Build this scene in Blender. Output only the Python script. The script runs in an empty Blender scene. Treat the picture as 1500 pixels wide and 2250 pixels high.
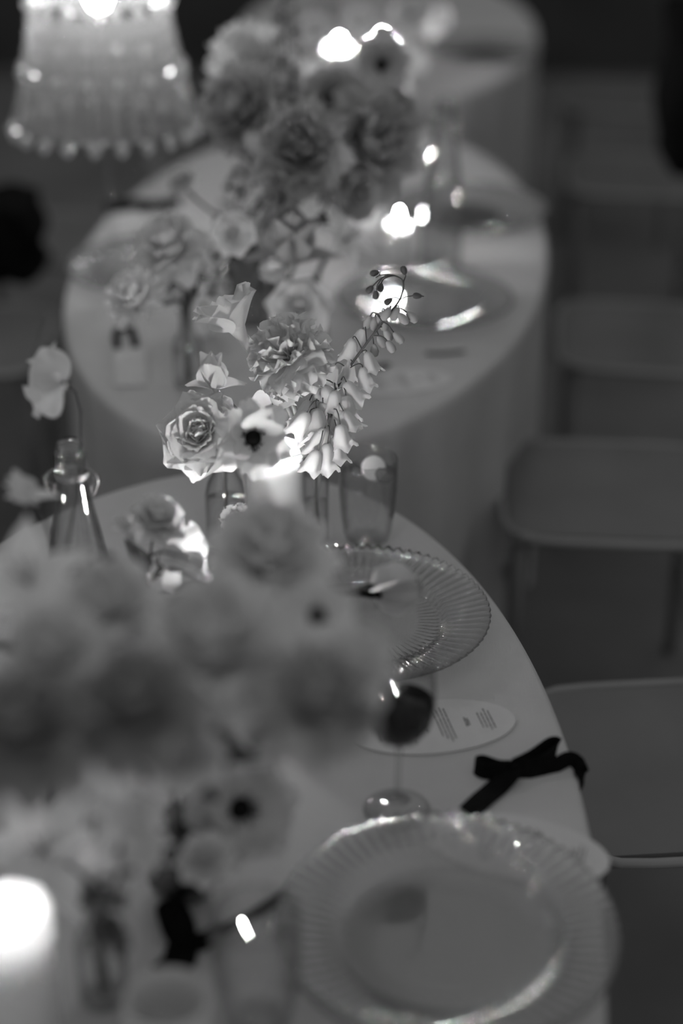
import bpy, bmesh, math, random
from mathutils import Vector, Matrix
random.seed(7)
scene = bpy.context.scene
COL = scene.collection
PI = math.pi

# ------------------------------------------------------------------ camera
F_PX, PITCH, ROLL = 3648.0, math.radians(28.154), math.radians(-0.455)
TZ = 0.75                                  # table height
CAM = Vector((0, 0, TZ + 1.124))
sp_, cp_ = math.sin(PITCH), math.cos(PITCH)
FW = Vector((0, cp_, -sp_))
_R0, _D0 = Vector((1, 0, 0)), Vector((0, -sp_, -cp_))
RT = math.cos(ROLL) * _R0 + math.sin(ROLL) * _D0
DN = -math.sin(ROLL) * _R0 + math.cos(ROLL) * _D0
camd = bpy.data.cameras.new('camera')
camd.sensor_fit = 'VERTICAL'; camd.sensor_height = 36.0; camd.sensor_width = 24.0
camd.lens = F_PX / 2250 * 36
camd.clip_start = 0.05; camd.clip_end = 100
camd.dof.use_dof = True
camd.dof.focus_distance = 2.07
camd.dof.aperture_fstop = 1.12
cam = bpy.data.objects.new('camera', camd); COL.objects.link(cam)
cam.matrix_world = Matrix(((RT.x, -DN.x, -FW.x, CAM.x), (RT.y, -DN.y, -FW.y, CAM.y), (RT.z, -DN.z, -FW.z, CAM.z), (0, 0, 0, 1)))
scene.camera = cam
# ------------------------------------------------------------------ world, exposure
w = bpy.data.worlds.new('world'); scene.world = w; w.use_nodes = True
bgn = w.node_tree.nodes['Background']
bgn.inputs[0].default_value = (1, 1, 1, 1); bgn.inputs[1].default_value = 0.285
vs = scene.view_settings
vs.view_transform = 'Standard'; vs.look = 'None'; vs.exposure = 0.0; vs.gamma = 1.0; vs.use_curve_mapping = False
FLAME = 300.0                              # brightness of the candle flames
scene.cycles.transparent_max_bounces = 20
scene.cycles.max_bounces = 6
scene.cycles.diffuse_bounces = 5
scene.cycles.use_light_tree = False
scene.cycles.use_adaptive_sampling = True
scene.cycles.adaptive_threshold = .05
scene.cycles.sample_clamp_indirect = 4.0

def at(px, py, z):
    """the point of the room at height z that the photograph shows at px, py"""
    r = FW + RT * ((px - 750) / F_PX) + DN * ((py - 1125) / F_PX)
    return CAM + r * ((z - CAM.z) / r.z)
def dep(p): return (p - CAM).dot(FW)

# ------------------------------------------------------------------ materials
def nmat(name):
    m = bpy.data.materials.new(name); m.use_nodes = True
    nt = m.node_tree; nt.nodes.clear()
    out = nt.nodes.new('ShaderNodeOutputMaterial')
    return m, nt, out
def noise_gray(nt, lo, hi, scale, detail=3, stretch=None):
    tc = nt.nodes.new('ShaderNodeTexCoord'); n = nt.nodes.new('ShaderNodeTexNoise')
    n.inputs['Scale'].default_value = scale; n.inputs['Detail'].default_value = detail
    if stretch:
        mp = nt.nodes.new('ShaderNodeMapping'); mp.inputs['Scale'].default_value = stretch
        nt.links.new(tc.outputs['Object'], mp.inputs[0]); nt.links.new(mp.outputs[0], n.inputs[0])
    else:
        nt.links.new(tc.outputs['Object'], n.inputs[0])
    r = nt.nodes.new('ShaderNodeValToRGB')
    r.color_ramp.elements[0].position = .3; r.color_ramp.elements[1].position = .7
    r.color_ramp.elements[0].color = (lo, lo, lo, 1); r.color_ramp.elements[1].color = (hi, hi, hi, 1)
    nt.links.new(n.outputs['Fac'], r.inputs[0])
    return r.outputs[0], n
def pbsdf(name, lo, hi, scale=20, rough=.6, spec=.3, bump=0, stretch=None, sheen=0):
    m, nt, out = nmat(name)
    b = nt.nodes.new('ShaderNodeBsdfPrincipled')
    c, n = noise_gray(nt, lo, hi, scale, stretch=stretch)
    nt.links.new(c, b.inputs['Base Color'])
    b.inputs['Roughness'].default_value = rough; b.inputs['Specular IOR Level'].default_value = spec
    if sheen: b.inputs['Sheen Weight'].default_value = sheen
    if bump:
        bp = nt.nodes.new('ShaderNodeBump'); bp.inputs['Strength'].default_value = bump; bp.inputs['Distance'].default_value = .002
        nt.links.new(n.outputs['Fac'], bp.inputs['Height']); nt.links.new(bp.outputs[0], b.inputs['Normal'])
    nt.links.new(b.outputs[0], out.inputs[0])
    return m
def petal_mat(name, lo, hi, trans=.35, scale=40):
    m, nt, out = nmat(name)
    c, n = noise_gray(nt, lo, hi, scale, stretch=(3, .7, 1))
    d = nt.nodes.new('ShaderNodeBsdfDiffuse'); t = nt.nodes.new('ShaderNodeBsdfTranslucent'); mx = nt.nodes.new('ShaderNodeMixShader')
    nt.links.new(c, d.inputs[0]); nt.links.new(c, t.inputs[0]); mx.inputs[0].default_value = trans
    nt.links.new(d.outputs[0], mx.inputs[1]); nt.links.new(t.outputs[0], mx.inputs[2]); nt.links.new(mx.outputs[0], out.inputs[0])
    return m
def glass_mat(name, tint=.96, refr=0.0, boost=1.4, rough=.03, ior=1.5, edge=None):
    m, nt, out = nmat(name)
    tr = nt.nodes.new('ShaderNodeBsdfTransparent'); tr.inputs[0].default_value = (tint, tint, tint, 1)
    base = tr.outputs[0]
    if edge is not None:                     # tint painted darker at grazing view, standing in for refraction's dark edges
        l2 = nt.nodes.new('ShaderNodeLayerWeight'); l2.inputs[0].default_value = .5
        p2 = nt.nodes.new('ShaderNodeMath'); p2.operation = 'POWER'; p2.inputs[1].default_value = 4.0; nt.links.new(l2.outputs['Facing'], p2.inputs[0])
        mc = nt.nodes.new('ShaderNodeMix'); mc.data_type = 'RGBA'; nt.links.new(p2.outputs[0], mc.inputs[0])
        mc.inputs[6].default_value = (tint, tint, tint, 1); mc.inputs[7].default_value = (edge, edge, edge, 1); nt.links.new(mc.outputs[2], tr.inputs[0])
    if refr > 0:
        gl = nt.nodes.new('ShaderNodeBsdfRefraction'); gl.inputs['IOR'].default_value = ior; gl.inputs['Roughness'].default_value = 0.0
        gl.inputs[0].default_value = (tint, tint, tint, 1)
        m0 = nt.nodes.new('ShaderNodeMixShader'); m0.inputs[0].default_value = refr
        nt.links.new(tr.outputs[0], m0.inputs[1]); nt.links.new(gl.outputs[0], m0.inputs[2]); base = m0.outputs[0]
    gs = nt.nodes.new('ShaderNodeBsdfGlossy'); gs.inputs['Roughness'].default_value = rough
    lw = nt.nodes.new('ShaderNodeLayerWeight'); lw.inputs[0].default_value = .5
    fr = nt.nodes.new('ShaderNodeMath'); fr.operation = 'POWER'; fr.inputs[1].default_value = 3.5; nt.links.new(lw.outputs['Facing'], fr.inputs[0])
    f2 = nt.nodes.new('ShaderNodeMath'); f2.operation = 'MULTIPLY_ADD'; f2.inputs[1].default_value = .5; f2.inputs[2].default_value = .04; nt.links.new(fr.outputs[0], f2.inputs[0]); fr = f2
    mu = nt.nodes.new('ShaderNodeMath'); mu.operation = 'MULTIPLY'; mu.use_clamp = True; mu.inputs[1].default_value = boost
    mx = nt.nodes.new('ShaderNodeMixShader')
    nt.links.new(fr.outputs[0], mu.inputs[0]); nt.links.new(mu.outputs[0], mx.inputs[0])
    nt.links.new(base, mx.inputs[1]); nt.links.new(gs.outputs[0], mx.inputs[2]); nt.links.new(mx.outputs[0], out.inputs[0])
    return m
def emit_mat(name, s):
    m, nt, out = nmat(name)
    e = nt.nodes.new('ShaderNodeEmission'); e.inputs[1].default_value = s
    nt.links.new(e.outputs[0], out.inputs[0]); return m
def cloth_mat(name):
    m, nt, out = nmat(name)
    b = nt.nodes.new('ShaderNodeBsdfPrincipled'); b.inputs['Roughness'].default_value = .85; b.inputs['Specular IOR Level'].default_value = .15
    c, n = noise_gray(nt, .49, .545, 9)
    nt.links.new(c, b.inputs['Base Color'])
    tc = nt.nodes.new('ShaderNodeTexCoord'); hs = []
    for i, st in enumerate(((900, 60, 60), (60, 900, 60))):
        mp = nt.nodes.new('ShaderNodeMapping'); mp.inputs['Scale'].default_value = st
        nn = nt.nodes.new('ShaderNodeTexNoise'); nn.inputs['Scale'].default_value = 1.0; nn.inputs['Detail'].default_value = 1
        nt.links.new(tc.outputs['Object'], mp.inputs[0]); nt.links.new(mp.outputs[0], nn.inputs[0]); hs.append(nn.outputs['Fac'])
    ad = nt.nodes.new('ShaderNodeMath'); nt.links.new(hs[0], ad.inputs[0]); nt.links.new(hs[1], ad.inputs[1])
    bp = nt.nodes.new('ShaderNodeBump'); bp.inputs['Strength'].default_value = .35; bp.inputs['Distance'].default_value = .0012
    nt.links.new(ad.outputs[0], bp.inputs['Height']); nt.links.new(bp.outputs[0], b.inputs['Normal'])
    nt.links.new(b.outputs[0], out.inputs[0]); return m
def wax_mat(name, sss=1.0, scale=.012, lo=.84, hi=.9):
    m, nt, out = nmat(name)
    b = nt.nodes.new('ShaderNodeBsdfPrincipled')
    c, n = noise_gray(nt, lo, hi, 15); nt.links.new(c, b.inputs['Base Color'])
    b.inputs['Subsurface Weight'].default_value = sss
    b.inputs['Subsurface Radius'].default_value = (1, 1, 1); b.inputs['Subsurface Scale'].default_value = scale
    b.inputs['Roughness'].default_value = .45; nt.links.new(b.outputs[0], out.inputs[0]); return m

M = {
    'floor': pbsdf('floor_concrete', .145, .20, 3.0, rough=.75, bump=.2),
    'wall': pbsdf('wall_plaster', .2, .24, 4.0, rough=.9),
    'dark_backdrop': pbsdf('backdrop_dark', .05, .075, 3.0, rough=.8),
    'cloth': cloth_mat('linen'),
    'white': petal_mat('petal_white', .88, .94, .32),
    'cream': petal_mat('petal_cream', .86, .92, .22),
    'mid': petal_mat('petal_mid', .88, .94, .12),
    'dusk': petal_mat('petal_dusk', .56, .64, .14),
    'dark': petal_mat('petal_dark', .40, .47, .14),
    'green': petal_mat('leaf_green', .10, .16, .2),
    'stem': pbsdf('stem_green', .09, .15, 60, rough=.5),
    'stem_pale': pbsdf('stem_pale', .34, .45, 60, rough=.5),
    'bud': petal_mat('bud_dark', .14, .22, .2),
    'black_eye': pbsdf('eye_black', .008, .014, 80, rough=.8, spec=.1),
    'velvet': pbsdf('velvet_black', .004, .008, 60, rough=.95, spec=.05, sheen=.03),
    'cloth_black': pbsdf('wool_black', .005, .009, 60, rough=.95, spec=.05),
    'paper': pbsdf('card_paper', .57, .61, 30, rough=.8, spec=.2),
    'ink': pbsdf('ink', .14, .17, 60, rough=.8),
    'glass': glass_mat('glass_clear', .985, 0, 1.8, .04, 1.5, .5),
    'plate': glass_mat('glass_ribbed', .965, .5, 3.2, .07, 1.4),
    'tumbler': glass_mat('glass_tumbler', .992, .05, 1.9, .02, 1.2, .7),
    'bottle': glass_mat('glass_bottle', .975, .12, 2.4, .035, 1.25, .3),
    'smoke': glass_mat('glass_smoked', .62, .1, 1.4, .06),
    'water': glass_mat('water', .985, .06, 1.2, .02, 1.15),
    
    'bowl': glass_mat('glass_bowl', .985, 0, .6, .03, 1.5, .55), 'wine': pbsdf('red_wine', .004, .006, 5, rough=.08, spec=.2),
    'metal': pbsdf('wire_steel', .35, .4, 50, rough=.25, spec=.8),
    'ice': glass_mat('ice_lemon', .82, .3, 2.0, .2, 1.3),
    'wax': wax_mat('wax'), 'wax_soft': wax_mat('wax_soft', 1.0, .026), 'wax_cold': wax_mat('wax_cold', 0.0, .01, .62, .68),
    'wick': pbsdf('wick', .02, .03, 50, rough=.9),
    'flame': emit_mat('flame', FLAME),
    'bulb': emit_mat('lamp_bulb', 55.0),
    'resin': None, 'pole': pbsdf('pole_metal', .05, .07, 10, rough=.4),
}
def resin():
    m, nt, out = nmat('frosted_resin')
    d = nt.nodes.new('ShaderNodeBsdfPrincipled'); d.inputs['Roughness'].default_value = .3
    c, n = noise_gray(nt, .215, .26, 6); nt.links.new(c, d.inputs['Base Color'])
    t = nt.nodes.new('ShaderNodeBsdfTransparent'); t.inputs[0].default_value = (.8, .8, .8, 1)
    mx = nt.nodes.new('ShaderNodeMixShader'); mx.inputs[0].default_value = .35
    nt.links.new(d.outputs[0], mx.inputs[1]); nt.links.new(t.outputs[0], mx.inputs[2]); nt.links.new(mx.outputs[0], out.inputs[0]); return m
M['resin'] = resin(); M['resin_edge_glow'] = pbsdf('resin_edge_glow', .30, .35, 8, rough=.25, spec=.5)  # lighter edge colour paints the glow along the acrylic seat edges
def crystal(name, k):
    m, nt, out = nmat(name)
    g = nt.nodes.new('ShaderNodeBsdfGlossy'); g.inputs['Roughness'].default_value = .18
    t = nt.nodes.new('ShaderNodeBsdfTransparent'); t.inputs[0].default_value = (.9, .9, .9, 1)
    tl = nt.nodes.new('ShaderNodeBsdfTranslucent'); tl.inputs[0].default_value = (.8, .8, .8, 1)
    a = nt.nodes.new('ShaderNodeMixShader'); a.inputs[0].default_value = .35; b = nt.nodes.new('ShaderNodeMixShader'); b.inputs[0].default_value = k
    nt.links.new(g.outputs[0], a.inputs[1]); nt.links.new(tl.outputs[0], a.inputs[2])
    nt.links.new(t.outputs[0], b.inputs[1]); nt.links.new(a.outputs[0], b.inputs[2]); nt.links.new(b.outputs[0], out.inputs[0]); return m
M['crystal'] = crystal('crystal_fluted', .2); M['cut'] = crystal('crystal_cut', .8)

# ------------------------------------------------------------------ helpers
def mesh(name, verts, faces, mat, smooth=True):
    me = bpy.data.meshes.new(name); me.from_pydata([tuple(v) for v in verts], [], faces)
    me.materials.append(mat)
    if smooth: me.polygons.foreach_set('use_smooth', [True] * len(me.polygons))
    me.update(); return me
def obj(name, me, parent=None, loc=None, mtx=None):
    o = bpy.data.objects.new(name, me); COL.objects.link(o)
    if parent is not None: o.parent = parent
    if mtx is not None: o.matrix_local = mtx
    elif loc is not None: o.location = loc
    return o
def tag(o, label, cat, group=None, kind=None):
    if label: o['label'] = label
    if cat: o['category'] = cat
    if group: o['group'] = group
    if kind: o['kind'] = kind
    return o
def thing(name, label, cat, loc, group=None, rz=0):
    o = bpy.data.objects.new(name, None); COL.objects.link(o); o.location = loc; o.rotation_euler.z = rz
    o.empty_display_size = .02
    return tag(o, label, cat, group)
def lathe(name, prof, mat, n=40, flute=None, smooth=True, off=(0, 0, 0)):
    """prof: list of (r, z); flute(i, a, r, z) -> (r, z)"""
    V, Fc = [], []
    for i, (r, z) in enumerate(prof):
        for k in range(n):
            a = 2 * PI * k / n; rr, zz = (flute(i, a, r, z) if flute else (r, z))
            V.append((rr * math.cos(a) + off[0], rr * math.sin(a) + off[1], zz + off[2]))
    for i in range(len(prof) - 1):
        for k in range(n):
            k2 = (k + 1) % n
            Fc.append((i * n + k, i * n + k2, (i + 1) * n + k2, (i + 1) * n + k))
    return mesh(name, V, Fc, mat, smooth)
def tube(name, pts, rad, mat, n=7, cap=True):
    pts = [Vector(p) for p in pts]; V, Fc = [], []
    rads = rad if isinstance(rad, (list, tuple)) else [rad] * len(pts)
    up = Vector((.31, .17, .93)).normalized()
    for i, p in enumerate(pts):
        t = (pts[min(i + 1, len(pts) - 1)] - pts[max(i - 1, 0)])
        t = t.normalized() if t.length > 1e-9 else Vector((0, 0, 1))
        u = t.cross(up)
        if u.length < 1e-3: u = t.cross(Vector((1, 0, 0)))
        u.normalize(); v = t.cross(u)
        for k in range(n):
            a = 2 * PI * k / n; V.append(p + (u * math.cos(a) + v * math.sin(a)) * rads[i])
    for i in range(len(pts) - 1):
        for k in range(n):
            k2 = (k + 1) % n; Fc.append((i * n + k, i * n + k2, (i + 1) * n + k2, (i + 1) * n + k))
    if cap: Fc.append(tuple(range(n - 1, -1, -1))); Fc.append(tuple((len(pts) - 1) * n + k for k in range(n)))
    return mesh(name, V, Fc, mat)
def bez(a, b, c, d, n=10):
    return [a * (1 - t) ** 3 + b * 3 * t * (1 - t) ** 2 + c * 3 * t * t * (1 - t) + d * t ** 3 for t in [i / n for i in range(n + 1)]]
def smooth_path(pts, n=6):
    pts = [Vector(p) for p in pts]; out = []
    for i in range(len(pts) - 1):
        p0, p1, p2, p3 = pts[max(i - 1, 0)], pts[i], pts[i + 1], pts[min(i + 2, len(pts) - 1)]
        for k in range(n):
            t = k / n
            out.append(.5 * ((2 * p1) + (p2 - p0) * t + (2 * p0 - 5 * p1 + 4 * p2 - p3) * t * t + (3 * p1 - p0 - 3 * p2 + p3) * t ** 3))
    out.append(pts[-1]); return out
def ribbon(name, pts, width, mat, wdir=None, th=.0012, cut=0):
    """a flat strip swept along pts; wdir: direction(s) of its width"""
    pts = [Vector(p) for p in pts]; V, Fc = [], []
    n = len(pts)
    for i, p in enumerate(pts):
        t = (pts[min(i + 1, n - 1)] - pts[max(i - 1, 0)]).normalized()
        wd = wdir[i] if isinstance(wdir, list) else wdir
        if wd is None: wd = t.cross(Vector((0, 0, 1)))
        wd = (wd - t * wd.dot(t)).normalized(); nn = t.cross(wd).normalized()
        for sx, sz in ((-1, -1), (1, -1), (1, 1), (-1, 1)):
            e = t * (cut * sx) if i in (0, n - 1) else Vector()
            V.append(p + wd * (sx * width / 2) + nn * (sz * th / 2) + e)
    for i in range(n - 1):
        for k in range(4):
            k2 = (k + 1) % 4; Fc.append((i * 4 + k, i * 4 + k2, i * 4 + 4 + k2, i * 4 + 4 + k))
    Fc.append((3, 2, 1, 0)); Fc.append(tuple((n - 1) * 4 + k for k in range(4)))
    return mesh(name, V, Fc, mat, False)
def rbox(name, sx, sy, sz, mat, bev=.008, c=(0, 0, 0)):
    bm = bmesh.new(); bmesh.ops.create_cube(bm, size=1)
    for v in bm.verts: v.co = Vector((v.co.x * sx + c[0], v.co.y * sy + c[1], v.co.z * sz + c[2]))
    if bev: bmesh.ops.bevel(bm, geom=bm.edges[:] , offset=bev, segments=2, affect='EDGES')
    me = bpy.data.meshes.new(name); bm.to_mesh(me); bm.free(); me.materials.append(mat)
    return me

# ------------------------------------------------------------------ the setting
fl = obj('floor', mesh('floor', [(-9, -3, 0), (9, -3, 0), (9, 14, 0), (-9, 14, 0)], [(0, 1, 2, 3)], M['floor'])); tag(fl, 'dark grey concrete floor under the tables', 'floor', kind='structure')
for nm, vs_ in (('wall_back', [(-9, 7.9, 0), (9, 7.9, 0), (9, 7.9, 2.3), (-9, 7.9, 2.3)]), ('wall_left', [(-9, -3, 0), (-9, 14, 0), (-9, 14, 4), (-9, -3, 4)]), ('wall_right', [(9, 14, 0), (9, -3, 0), (9, -3, 4), (9, 14, 4)])):
    tag(obj(nm, mesh(nm, vs_, [(0, 1, 2, 3)], M['wall' if nm != 'wall_back' else 'dark_backdrop'])), 'added low dark backdrop wall behind the farthest table' if nm == 'wall_back' else 'plain grey plaster wall around the hall', 'wall', kind='structure')  # back wall added low and dark, to darken the background

# ------------------------------------------------------------------ oval tables under floor-length cloths
TA, TB = .472, .966
def tablecloth(label, cx, cy, rz, seed):
    rnd = random.Random(seed); n = 240
    ph = [rnd.uniform(0, 6.28) for _ in range(4)]
    V, Fc = [], []
    rings = [(0.02, TZ), (.5, TZ), (.93, TZ), (.985, TZ), (.996, TZ - .002), (1.0, TZ - .007), (1.002, TZ - .02)] + [(1.0, z) for z in (.70, .6, .45, .3, .15, .02, .004)]
    for (s, z) in rings:
        for k in range(n):
            a = 2 * PI * k / n
            fold = 0
            if z < TZ - .01:
                t = (TZ - z) / TZ
                fold = (.5 + .5 * math.sin(23 * a + ph[0] + 1.3 * math.sin(3 * a + ph[1]))) * .6 + (.5 + .5 * math.sin(37 * a + ph[2])) * .25
                fold = -(fold) * .075 * min(1, t * 1.4) + .014 * t
            V.append(((TA * s + fold) * math.cos(a), (TB * s + fold) * math.sin(a), z))
    for i in range(len(rings) - 1):
        for k in range(n):
            k2 = (k + 1) % n; Fc.append((i * n + k, (i + 1) * n + k, (i + 1) * n + k2, i * n + k2))
    Fc.append(tuple(range(n)))
    o = obj('tablecloth', mesh('tablecloth', V, Fc, M['cloth']), None, (cx, cy, 0)); o.rotation_euler.z = rz
    return tag(o, label, 'tablecloth', 'floor-length white cloths on the oval tables')
tablecloth('white linen cloth on the oval table with the red wine and two menu cards', -.211, 1.274, -.083, 1)
tablecloth('white linen cloth on the middle oval table under the tall bouquet', -.054, 3.265, -.099, 2)
tablecloth('white linen cloth on the farthest oval table', .132, 5.336, -.07, 3)

# ------------------------------------------------------------------ glass
NRIB = 72
def plate_mesh():
    n = NRIB * 6
    # underside then top: centre, well, step, ribbed rim, edge, back along the top
    prof = [(.0005, .004), (.06, .004), (.098, .004), (.106, .006), (.112, .012), (.13, .015), (.15, .0185), (.163, .021), (.165, .0225), (.163, .0245), (.15, .0225), (.13, .019), (.112, .0165), (.106, .0105), (.098, .008), (.06, .008), (.0005, .008)]
    def fl_(i, a, r, z):
        if .111 < r < .1655:
            q = .5 + .5 * math.cos(NRIB * a)
            up = i > 8
            z += (q ** .7) * (.0042 if up else .0012) * (1 if r > .12 else .45)
            if r > .16: r += .0018 * q
        elif .1 < r < .111 and i > 8: z += .0012 * math.cos(NRIB * a)
        return r, z
    return lathe('ribbed_plate', prof, M['plate'], n, fl_)
PLATE = plate_mesh()
def plate(px, py, label, zoff=0.0, tilt=(0, 0)):
    p = at(px, py, TZ)
    o = obj('charger_plate', PLATE, None, (p.x, p.y, TZ - .0035 + zoff)); o.rotation_euler = (tilt[0], tilt[1], .02)
    return tag(o, label, 'plate', 'ribbed clear glass charger plates')
plate(980, 2066, 'clear ribbed glass charger plate lying over the edge of a menu card', .0022)
plate(790, 1370, 'clear ribbed glass charger plate between the water tumbler and the wine glass')
plate(932, 672, 'clear ribbed glass charger plate in front of the tall water bottle', 0)
plate(1032, 472, 'clear ribbed glass charger plate behind the tall water bottle')
plate(335, 600, 'clear ribbed glass charger plate beside the ribboned place card')
plate(1062, 118, 'clear ribbed glass charger plate on the farthest table')

def vessel(name, label, cat, p, outer, th, mat, water=None, wmat=None, n=40, group=None, part='glass_body', flute=None):
    """p: base point; outer: (r, z) from base centre to rim"""
    t = thing(name, label, cat, p, group)
    inner = [(max(r - th, .0005), max(z, th * 2)) for r, z in outer[1:]]
    prof = [(.0005, 0)] + outer[1:] + [(outer[-1][0] - th * .5, outer[-1][1] + th * .6)] + inner[::-1] + [(.0005, th * 2)]
    obj(part, lathe(part, prof, mat, n, flute), t)
    if water:
        pr = [(.0005, th * 2 + .0006)]
        for r, z in outer[1:]:
            if z <= water and z > th * 2: pr.append((r - th - .0006, z))
        # radius at the surface
        for (r0, z0), (r1, z1) in zip(outer, outer[1:]):
            if z0 <= water <= z1 and z1 > z0:
                rs = r0 + (r1 - r0) * (water - z0) / (z1 - z0); break
        else: rs = outer[-1][0]
        pr.insert(1, (max(pr[1][0] - .002, .001) if len(pr) > 1 else rs * .8, th * 2 + .0006))
        pr += [(rs - th - .0006, water), (.0005, water)]
        obj('water' if wmat is None else 'wine', lathe('liquid', pr, wmat or M['water'], n), t)
    return t
TUMB = [(.0005, 0), (.026, 0), (.031, .004), (.034, .014), (.038, .045), (.0405, .08), (.0405, .11), (.0398, .1255)]
def tumbler(px, py, label, water=.1, th=.0022):
    p = at(px, py, TZ); p.z = TZ + .0005
    t = vessel('water_tumbler', label, 'glass', p, TUMB, th, M['tumbler'], water, None, 44, 'water tumblers', 'glass_body')
    return t, p
tm, tp = tumbler(806, 1184, 'water tumbler with ice, sharp in focus beside the lit pillar candle', .103)
for k, (dx, dy, s, rz) in enumerate(((.021, -.004, .02, .4), (-.016, .012, .017, 1.1))):
    o = obj('ice_cube', rbox('ice_cube', s, s, s * .75, M['ice'], .003), tm, (dx, dy, .1)); o.rotation_euler = (.4, .3, rz)
slc = obj('lemon_slice', lathe('lemon_slice', [(.0005, -.0015), (.016, -.0015), (.018, 0), (.016, .0015), (.0005, .0015)], M['cream'], 20), tm, (.008, .014, .1025)); slc.rotation_euler = (.9, .5, 0)
tumbler(690, 175, 'water tumbler before the candles of the farthest table', .08)
tumbler(935, 95, 'water tumbler beside the shorter candle of the farthest table', .08)
tumbler(566, 2240, 'water tumbler beside the ribboned white candle and the large charger plate', .085)


WG = [(.0005, 0), (.036, 0), (.0365, .0012), (.03, .0025), (.012, .005), (.005, .010), (.0036, .02), (.0034, .07), (.004, .085), (.012, .0905), (.024, .099), (.033, .113), (.0372, .13), (.0375, .15), (.0355, .175), (.033, .198)]
def wine_glass(px, py, label, wine=True):
    p = at(px, py, TZ); p.z = TZ + .0006
    t = thing('wine_glass', label, 'wine glass', p, 'stemmed wine glasses')
    foot = [(.0005, 0)] + WG[1:9] + [(.0005, .0855)]
    obj('foot_and_stem', lathe('foot_and_stem', foot, M['bottle'], 36), t)
    bowl = [(.0005, .0845)] + WG[8:] + [(WG[-1][0] - .0006, .1986)] + [(max(r - .0012, .0005), z + .0015) for r, z in WG[:7:-1]] + [(.0005, .0875)]
    obj('bowl', lathe('bowl', bowl, M['bowl'], 44), t)
    if wine:
        pr = [(.0005, .088)] + [(r - .0018, z + .0016) for r, z in WG[9:13]] + [(.0358, .14), (.0005, .14)]
        obj('wine', lathe('wine', pr, M['wine'], 44), t)
    return t
wine_glass(872, 1780, 'stemmed wine glass half full of dark red wine beside the oval menu card')
wine_glass(342, 468, 'empty stemmed wine glass at the back of the middle table by the black ribbon', False)

def bottle(px, py, label, h=.3, wlevel=.15):
    p = at(px, py, TZ); p.z = TZ + .0005; k = h / .3
    out = [(.0005, 0), (.036, 0), (.041, .004), (.042, .012 * k), (.042, .09 * k), (.0405, .12 * k), (.036, .16 * k), (.029, .20 * k), (.022, .235 * k), (.0185, .262 * k), (.0180, .272 * k), (.0195, .275 * k), (.0195, .280 * k), (.0180, .283 * k), (.0182, .298 * k)]
    t = vessel('swing_top_bottle', label, 'bottle', p, out, .0026, M['bottle'], wlevel, None, 36, 'swing-top water bottles', 'glass_body')
    z = .3 * k
    obj('stopper', lathe('stopper', [(.0005, z - .012), (.012, z - .010), (.0135, z), (.0168, z + .002), (.0160, z + .009), (.0115, z + .0135), (.0005, z + .015)], M['bottle'], 24), t)
    for s in (-1, 1):
        q_ = [(s * .0195, 0, z - .022), (s * .027, -.003, z - .026), (s * .0295, -.006, z - .034), (s * .027, -.006, z - .046), (s * .0215, -.004, z - .052), (s * .0205, 0, z - .040)]
        obj('wire_bail', tube('wire_bail', smooth_path(q_, 4), .0014, M['metal'], 6), t)
        obj('pivot_knob', lathe('pivot_knob', [(.0005, -.008), (.005, -.006), (.0065, 0), (.005, .006), (.0005, .008)], M['bottle'], 12), t, (s * .0275, -.004, z - .034))
    obj('collar_ring', lathe('collar_ring', [(.0197, z - .030), (.0207, z - .028), (.0207, z - .024), (.0197, z - .022)], M['metal'], 24), t)
    return t
b0 = at(153, 985, TZ + .305)
def px_of(p):
    r = p - CAM; d = r.dot(FW); return 750 + F_PX * r.dot(RT) / d, 1125 + F_PX * r.dot(DN) / d
q = px_of(Vector((b0.x, b0.y, TZ)))
bottle(q[0], q[1], 'clear swing-top bottle rising behind the pale flowers of the wine glass table', .3, .12)
q0 = at(984, 240, TZ + .335); q = px_of(Vector((q0.x, q0.y, TZ)))
bottle(966, 588, 'tall clear swing-top water bottle beside two charger plates on the middle table', .33, .17)

# ------------------------------------------------------------------ candles
def flame_mesh(h=.026, r=.0055):
    prof = [(.0004, 0), (r * .7, h * .1), (r, h * .28), (r * .8, h * .5), (r * .42, h * .75), (.0004, h)]
    return lathe('flame', prof, M['flame'], 12)
FLM = flame_mesh()
_FM = {}
def flame_of(power):
    if power not in _FM:
        me = FLM.copy(); me.materials[0] = emit_mat('flame', FLAME * power); _FM[power] = me
    return _FM[power]
def candle(p, h, label, r=.037, well=.02, lit=True, group='white pillar candles', power=1.0, lift=.008, wax='wax'):
    p = Vector((p.x, p.y, TZ + .0005))
    t = thing('pillar_candle', label, 'candle', p, group)
    prof = [(.0005, 0), (r * .96, 0), (r, .003), (r, h - .006), (r * .985, h - .0015), (r * .93, h), (r * .88, h - .002), (r * .83, h - well * .45), (r * (.8 if well > .04 else .62), h - well * .9), (r * (.7 if well > .04 else .3), h - well), (.0005, h - well)]
    obj('wax_body', lathe('wax_body', prof, M[wax], 40), t)
    obj('wick', tube('wick', [(0, 0, h - well - .001), (.0005, 0, h - well + .006), (.002, 0, h - well + .011)], .0011, M['wick'], 6), t)
    if lit: obj('flame', flame_of(power), t, (.001, 0, h - well + lift))
    return t
def under(px, py, z): p = at(px, py, TZ + z); return Vector((p.x, p.y, TZ))
candle(under(602, 985, .15), .15, 'lit white pillar candle glowing beside the sharp white roses', .0385, .009, power=2.6, lift=.011)
candle(under(548, 1226, .185), .185, 'lit pillar candle hidden behind the blurred pale flowers', .034, .009, power=2.5, lift=.011)
candle(under(428, 1352, .085), .085, 'low lit candle hidden under the brightly lit sweet peas', .03, .007, power=1.6, lift=.009)
candle(under(8, 1995, .15), .15, 'glowing pillar candle at the photo corner below the lit lily', .040, .028, power=.26, lift=.004, wax='wax_soft')
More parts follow.
